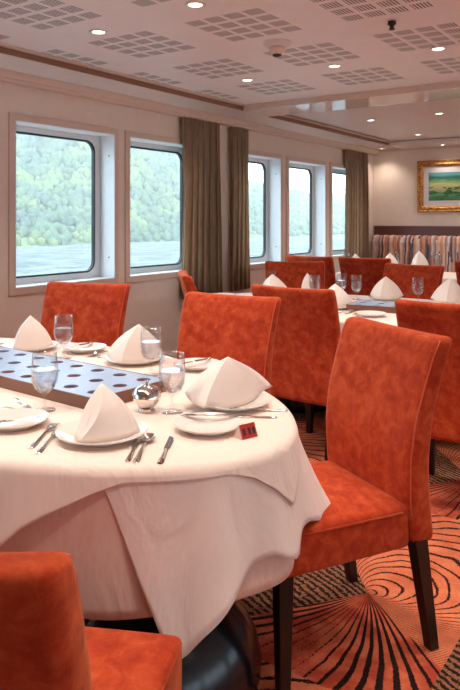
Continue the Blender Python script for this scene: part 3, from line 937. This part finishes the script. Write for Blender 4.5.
def spoon_proto():
    bm = bmesh.new()
    zf = lambda x: .001 + .007*math.sin(max(0, min(1, (x-.04)/.12))*PI)
    strip(bm, HANDLE+[(.125, .0042), (.133, .005)], zf)
    # bowl
    nu, nv = 20, 6; c0 = .160; ax, ay, dp = .031, .0205, .009
    for side in (0, 1):
        V = []
        for j in range(nv+1):
            f = j/nv
            V.append([bm.verts.new((c0+ax*f*math.cos(2*PI*i/nu), ay*f*math.sin(2*PI*i/nu), .011 - dp*(1-f*f) + side*.0015)) for i in range(nu)] if j else [bm.verts.new((c0, 0, .011-dp+side*.0015))])
        for A, B in zip(V, V[1:]):
            for i in range(nu):
                i2 = (i+1) % nu
                if len(A) == 1: bm.faces.new((A[0], B[i], B[i2]))
                else: bm.faces.new((A[i], B[i], B[i2], A[i2]))
        if side == 0: last = V[-1]
        else:
            for i in range(nu): bm.faces.new((last[i], last[(i+1) % nu], V[-1][(i+1) % nu], V[-1][i]))
    return link_bm('spoon', bm, 'steel', None, True, 50)
def knife_proto():
    bm = bmesh.new()
    zf = lambda x: .001
    strip(bm, [(0, .004), (.005, .0075), (.03, .008), (.07, .0062), (.095, .0055)], zf, .0045, .0015)
    out = [(.094, -.0055), (.110, -.009), (.165, -.0088), (.190, -.005), (.200, .003), (.203, .0075), (.11, .0072), (.094, .0055)]
    flat_shape(bm, out, lambda x: .0015, .0015)
    return link_bm('knife', bm, 'steel', None, True, 30)
fork, spoon, knife = fork_proto(), spoon_proto(), knife_proto()
def lay(proto, a, b, z, label, cat, group, s=1.0, tilt=0):
    """put a piece of cutlery with its handle end at a pointing to b"""
    o = place(proto, (a[0], a[1], z), 0, label, cat, group, s if s != 1 else None)
    o.rotation_euler = (0, -tilt, math.atan2(b[1]-a[1], b[0]-a[0]))
    return o
GC = 'cutlery laid on the front table'; GC2 = 'cutlery laid on the middle table'
GP = 'white plates on the front table'; GP2 = 'white plates on the middle table'

# front table, near setting (A)
A_ = (2.335, 1.365)
place(dinner, (*A_, S1), 0, 'white dinner plate nearest the viewer, under the napkin with a rounded opening', 'plate', GP)
o = napkin((.012, -.088), (-.088, .0), (.088, .062), .142, (.0, .0), rb=(.034, .012)); o.location = (A_[0], A_[1], S1+.0075)
o.rotation_euler = (0, 0, math.radians(-4)); tag(o, 'folded white napkin standing nearest the viewer on the near dinner plate', 'napkin', GN)
place(bread, (2.045, 1.305, S1), 0, 'white bread plate at the left edge of the picture with a knife on it', 'plate', GP)
lay(knife, (2.02, 1.18), (2.11, 1.36), S1+.022, 'butter knife lying on the bread plate at the left edge of the picture', 'knife', GC, .95)
lay(fork, (2.245, 1.195), (2.095, 1.455), S1, 'dinner fork laid left of the near dinner plate, nearer the bread plate', 'fork', GC, 1.1)
lay(fork, (2.295, 1.175), (2.155, 1.41), S1, 'dinner fork laid left of the near dinner plate, tucked against its rim', 'fork', GC, 1.05)
lay(spoon, (2.545, 1.268), (2.425, 1.47), S1, 'soup spoon laid right of the near dinner plate', 'spoon', GC, 1.05)
lay(knife, (2.525, 1.262), (2.40, 1.455), S1, 'dinner knife hidden beside the soup spoon, right of the near dinner plate', 'knife', GC, 1.0)
lay(knife, (2.600, 1.295), (2.475, 1.505), S1, 'short knife laid alone between the soup spoon and the right bread plate', 'knife', GC, 1.05)
lay(fork, (1.80, 1.50), (1.95, 1.435), S1, 'dessert fork at the left edge of the picture beside the perforated tray', 'fork', GC, .85)
lay(spoon, (1.955, 1.43), (1.80, 1.36), S1, 'dessert spoon at the left edge of the picture behind the bread plate', 'spoon', GC, .85)

# right end setting (B)
B_ = (2.445, 1.835)
place(dinner, (*B_, S1), 0, 'white dinner plate at the right end of the front table, under the largest napkin', 'plate', GP)
o = napkin((.02, -.175), (-.15, -.05), (.05, .175), .150, (0, -.02)); o.location = (B_[0], B_[1], S1+.010)
tag(o, 'large folded white napkin on the plate at the right end of the front table', 'napkin', GN)
place(bread, (2.535, 1.585, S1), 0, 'white bread plate with a knife across it, beside the red packet', 'plate', GP)
lay(knife, (2.595, 1.69), (2.40, 1.57), S1+.0235, 'butter knife lying across the bread plate beside the red packet', 'knife', GC, 1.0)
lay(fork, (2.635, 1.80), (2.45, 1.68), S1, 'dinner fork at the right end of the front table, between bread plate and napkin', 'fork', GC, 1.05)
lay(fork, (2.625, 1.885), (2.44, 1.75), S1+.0, 'dinner fork poking out under the rim of the right end dinner plate', 'fork', GC, 1.05)
pk = empty('packet', (2.655, 1.595, S1)); pk.rotation_euler = (0, 0, math.radians(72)); pk.scale = (1.15, 1.15, 1.15)
tag(pk, 'small folded red and white packet standing at the right edge of the front table', 'packet')
bm = bmesh.new(); loft(bm, [[(x, y, z) for (y, z) in ((-.016, 0), (.014, 0), (-.002, .030))] for x in (-.024, .024)]); link_bm('wrapper', bm, 'packetw', pk)
bm = bmesh.new(); loft(bm, [[(x, y, z) for (y, z) in ((-.0175, .001), (-.0165, .001), (-.003, .0315), (-.004, .032))] for x in (-.022, .024)]); link_bm('printed_side', bm, 'packet', pk)
bm = bmesh.new()
for k, xx in enumerate((-.013, .003, .016)):
    loft(bm, [[(x, y, z) for (y, z) in ((-.0150, .008), (-.0142, .008), (-.0080, .023), (-.0088, .023))] for x in (xx-.004, xx+.004)])
link_bm('print_mark', bm, 'packetd', pk)

# far long side settings D and E
D_ = (1.725, 2.17)
place(dinner, (*D_, S1), 0, 'white dinner plate on the far side of the front table, between the two rear chairs', 'plate', GP)
o = napkin((-.03, -.10), (-.125, .02), (.12, .03), .150, (.02, .0)); o.location = (D_[0], D_[1], S1+.009); o.rotation_euler = (0, 0, math.radians(28))
tag(o, 'folded white napkin on the far side of the front table, behind the middle goblet', 'napkin', GN)
place(bread, (2.02, 2.22, S1), 0, 'white bread plate behind the goblet in front of the rear chair', 'plate', GP)
lay(knife, (2.02, 2.31), (1.98, 2.12), S1+.0235, 'butter knife on the bread plate before the rear chair', 'knife', GC, .95)
lay(knife, (1.55, 2.33), (1.535, 2.13), S1, 'dinner knife laid left of the far side plate', 'knife', GC)
lay(spoon, (1.50, 2.33), (1.49, 2.13), S1, 'soup spoon laid left of the far side plate', 'spoon', GC)
E_ = (1.14, 2.11)
place(dinner, (*E_, S1), 0, 'white dinner plate at the far left of the front table, under a napkin', 'plate', GP)
o = napkin((-.01, -.10), (-.10, .03), (.10, .04), .148, (.0, .0)); o.location = (E_[0], E_[1], S1+.009); o.rotation_euler = (0, 0, math.radians(12))
tag(o, 'folded white napkin at the far left of the front table, below the first window', 'napkin', GN)
place(bread, (1.38, 2.22, S1), 0, 'white bread plate on the far side, below the leftmost rear chair', 'plate', GP)
lay(knife, (1.35, 2.30), (1.35, 2.11), S1+.0235, 'butter knife lying on the bread plate below the leftmost rear chair', 'knife', GC, .95)
lay(fork, (1.60, 2.36), (1.56, 2.16), S1, 'fork laid between the two far settings', 'fork', GC)
lay(fork, (.93, 2.2), (.96, 2.0), S1, 'fork at the far left end of the front table', 'fork', GC)

for x, y, lb in ((1.993, 1.46, 'stemmed water goblet standing between the tray and the near forks'),
                 (1.417, 2.06, 'stemmed water goblet farthest left, standing behind the perforated tray'),
                 (1.947, 2.02, 'stemmed water goblet in the middle, before the far side napkin'),
                 (2.335, 1.67, 'stemmed water goblet beside the silver sugar bowl and the largest napkin')):
    place(goblet, (x, y, S1), 0, lb, 'goblet', GG)

# silver sugar bowl on a saucer
sb = empty('sugar_bowl', (2.262, 1.635, S1)); tag(sb, 'round polished silver sugar bowl with a knob lid on the front table', 'bowl')
bm = bmesh.new(); lathe(bm, [(0, 0), (.026, 0), (.027, .004), (.019, .009), (.030, .018), (.043, .036), (.045, .046), (0, .046)], 36); link_bm('bowl', bm, 'silver', sb, True, 50)
bm = bmesh.new(); lathe(bm, [(0, .0465), (.046, .0465), (.044, .058), (.034, .073), (.016, .081), (.006, .083), (0, .083)], 36); lid = link_bm('lid', bm, 'silver', sb, True, 50)
bm = bmesh.new(); lathe(bm, [(0, .0835), (.003, .0835), (.004, .087), (.007, .091), (.007, .095), (0, .098)], 16); link_bm('knob', bm, 'silver', lid, True)

# perforated tray
def tray(x0, x1, y0, y1, loc, rz, label, pitch=.12, rows=3, hr=.025, parent_s=1):
    root = empty('perforated_tray', loc, rz); tag(root, label, 'tray')
    n = int((x1-x0)/pitch); py = (y1-y0)/rows; px = (x1-x0)/n
    bm = bmesh.new(); K = 24; zt, zb = .040, .034
    for r in range(rows):
        for c in range(n):
            cx, cy = x0+(c+.5)*px, y0+(r+.5)*py
            sqp, cp = [], []
            for k in range(K):
                a = 2*PI*k/K + PI/4; ca, sa = math.cos(a), math.sin(a)
                m_ = max(abs(ca), abs(sa)); sqp.append((cx+ca/m_*px/2, cy+sa/m_*py/2)); cp.append((cx+ca*hr, cy+sa*hr))
            tv = [bm.verts.new((*p, zt)) for p in sqp]; tc = [bm.verts.new((*p, zt)) for p in cp]; bc = [bm.verts.new((*p, zb)) for p in cp]
            for k in range(K):
                j = (k+1) % K
                bm.faces.new((tv[k], tv[j], tc[j], tc[k])); bm.faces.new((tc[k], tc[j], bc[j], bc[k]))
    bmesh.ops.remove_doubles(bm, verts=bm.verts, dist=.0004)
    link_bm('top_plate', bm, 'traytop', root)
    bm = bmesh.new(); box(bm, x0, x1, y0, y1, .004, .0318); link_bm('well_board', bm, 'traywell', root)
    bm = bmesh.new()
    t_ = .006
    box(bm, x0-t_, x1+t_, y0-t_, y0, 0, .0405); box(bm, x0-t_, x1+t_, y1, y1+t_, 0, .0405); box(bm, x0-t_, x0, y0, y1, 0, .0405); box(bm, x1, x1+t_, y0, y1, 0, .0405)
    link_bm('rim', bm, 'trayside', root)
    return root
tray(-.78, .78, -.165, .165, (1.36, 1.76, S1), math.radians(-4), 'long blue grey tray perforated with round holes along the front table')

# middle table
tray(-.5, .5, -.15, .15, (2.22, 4.46, S2), math.radians(6), 'tray perforated with round holes in the middle of the second table')
def nap2(x, y, F, L, R_, h, z, label, ap=(0, 0)):
    o = napkin(F, L, R_, h, ap); o.location = (x, y, z+.012); tag(o, label, 'napkin', GN2); return o
SET2 = [(1.62, 4.30, 'below the small napkin at the near side of the middle table'), (.86, 4.72, 'at the left end of the middle table'),
        (1.72, 4.98, 'at the far side of the middle table behind the tray'), (1.12, 4.86, 'by the window-side corner of the middle table'), (2.34, 4.98, 'at the right edge of the picture on the middle table')]
for x, y, lb in SET2: place(dinner, (x, y, S2), 0, 'white dinner plate ' + lb, 'plate', GP2)
nap2(1.62, 4.32, (.04, -.10), (-.115, .0), (.10, .07), .155, S2, 'folded napkin on the near side of the middle table beside the fork and knife')
nap2(.87, 4.74, (.02, -.10), (-.12, .0), (.13, .05), .160, S2, 'broad folded napkin at the left end of the middle table')
nap2(1.10, 4.90, (.0, -.05), (-.05, .0), (.05, .02), .170, S2, 'slim upright folded napkin at the window-side corner of the middle table')
nap2(1.72, 4.99, (.0, -.11), (-.125, .0), (.12, .05), .165, S2, 'folded napkin behind the tray on the middle table, beside the wine glass')
nap2(2.22, 4.97, (.0, -.11), (-.15, .0), (.09, .05), .18, S2, 'folded napkin on the middle table nearest the right edge of the picture')
nap2(2.48, 5.02, (.0, -.11), (-.10, .0), (.12, .05), .15, S2, 'folded napkin cut by the right edge of the picture on the middle table')
for x, y, lb in ((.70, 5.02, 'left of the broad napkin at the left end of the middle table'), (1.26, 4.72, 'right of the slim upright napkin'),
                 (1.36, 4.98, 'before the chair by the last window'), (1.53, 4.88, 'just left of the napkin behind the tray'),
                 (1.98, 4.96, 'standing alone against the chair behind the middle table'), (2.55, 4.88, 'at the right edge of the picture')):
    place(goblet, (x, y, S2), 0, 'stemmed water goblet ' + lb, 'goblet', GG2)
place(bread, (.60, 4.45, S2), 0, 'white bread plate at the left tip of the middle table below the curtain', 'plate', GP2)
place(bread, (1.98, 4.08, S2), 0, 'white bread plate on the near edge of the middle table', 'plate', GP2)
lay(fork, (1.80, 4.08), (1.86, 4.28), S2, 'fork on the near side of the middle table beside the small napkin', 'fork', GC2)
lay(knife, (1.86, 4.08), (1.92, 4.28), S2, 'knife on the near side of the middle table beside the fork', 'knife', GC2)
lay(spoon, (1.74, 4.05), (1.80, 4.24), S2, 'spoon on the near side of the middle table left of the fork', 'spoon', GC2)

# far tables
for x, y, lb in ((.38, 7.45, 'left'), (1.02, 7.78, 'right')):
    place(dinner, (x, y, S2), 0, 'white dinner plate on the %s of the far table before the banquette' % lb, 'plate', 'white plates on the far table')
nap2(.70, 7.70, (.0, -.11), (-.11, .0), (.11, .04), .21, S2, 'folded napkin on the far table, left of the tall one before the banquette')
nap2(1.02, 7.78, (.0, -.10), (-.10, .0), (.11, .05), .24, S2, 'tall folded napkin on the far table before the banquette')
nap2(.38, 7.45, (.0, -.10), (-.10, .0), (.11, .05), .20, S2, 'folded napkin at the window end of the far table')
for x, y, lb in ((.70, 7.90, 'left of the napkins on the far table'), (1.20, 7.90, 'right of the tall napkin on the far table'), (.25, 7.5, 'at the window end of the far table')):
    place(goblet, (x, y, S2), 0, 'stemmed water goblet ' + lb, 'goblet', GG3, 1.15)

# unused prototypes do not exist: every prototype above was placed once
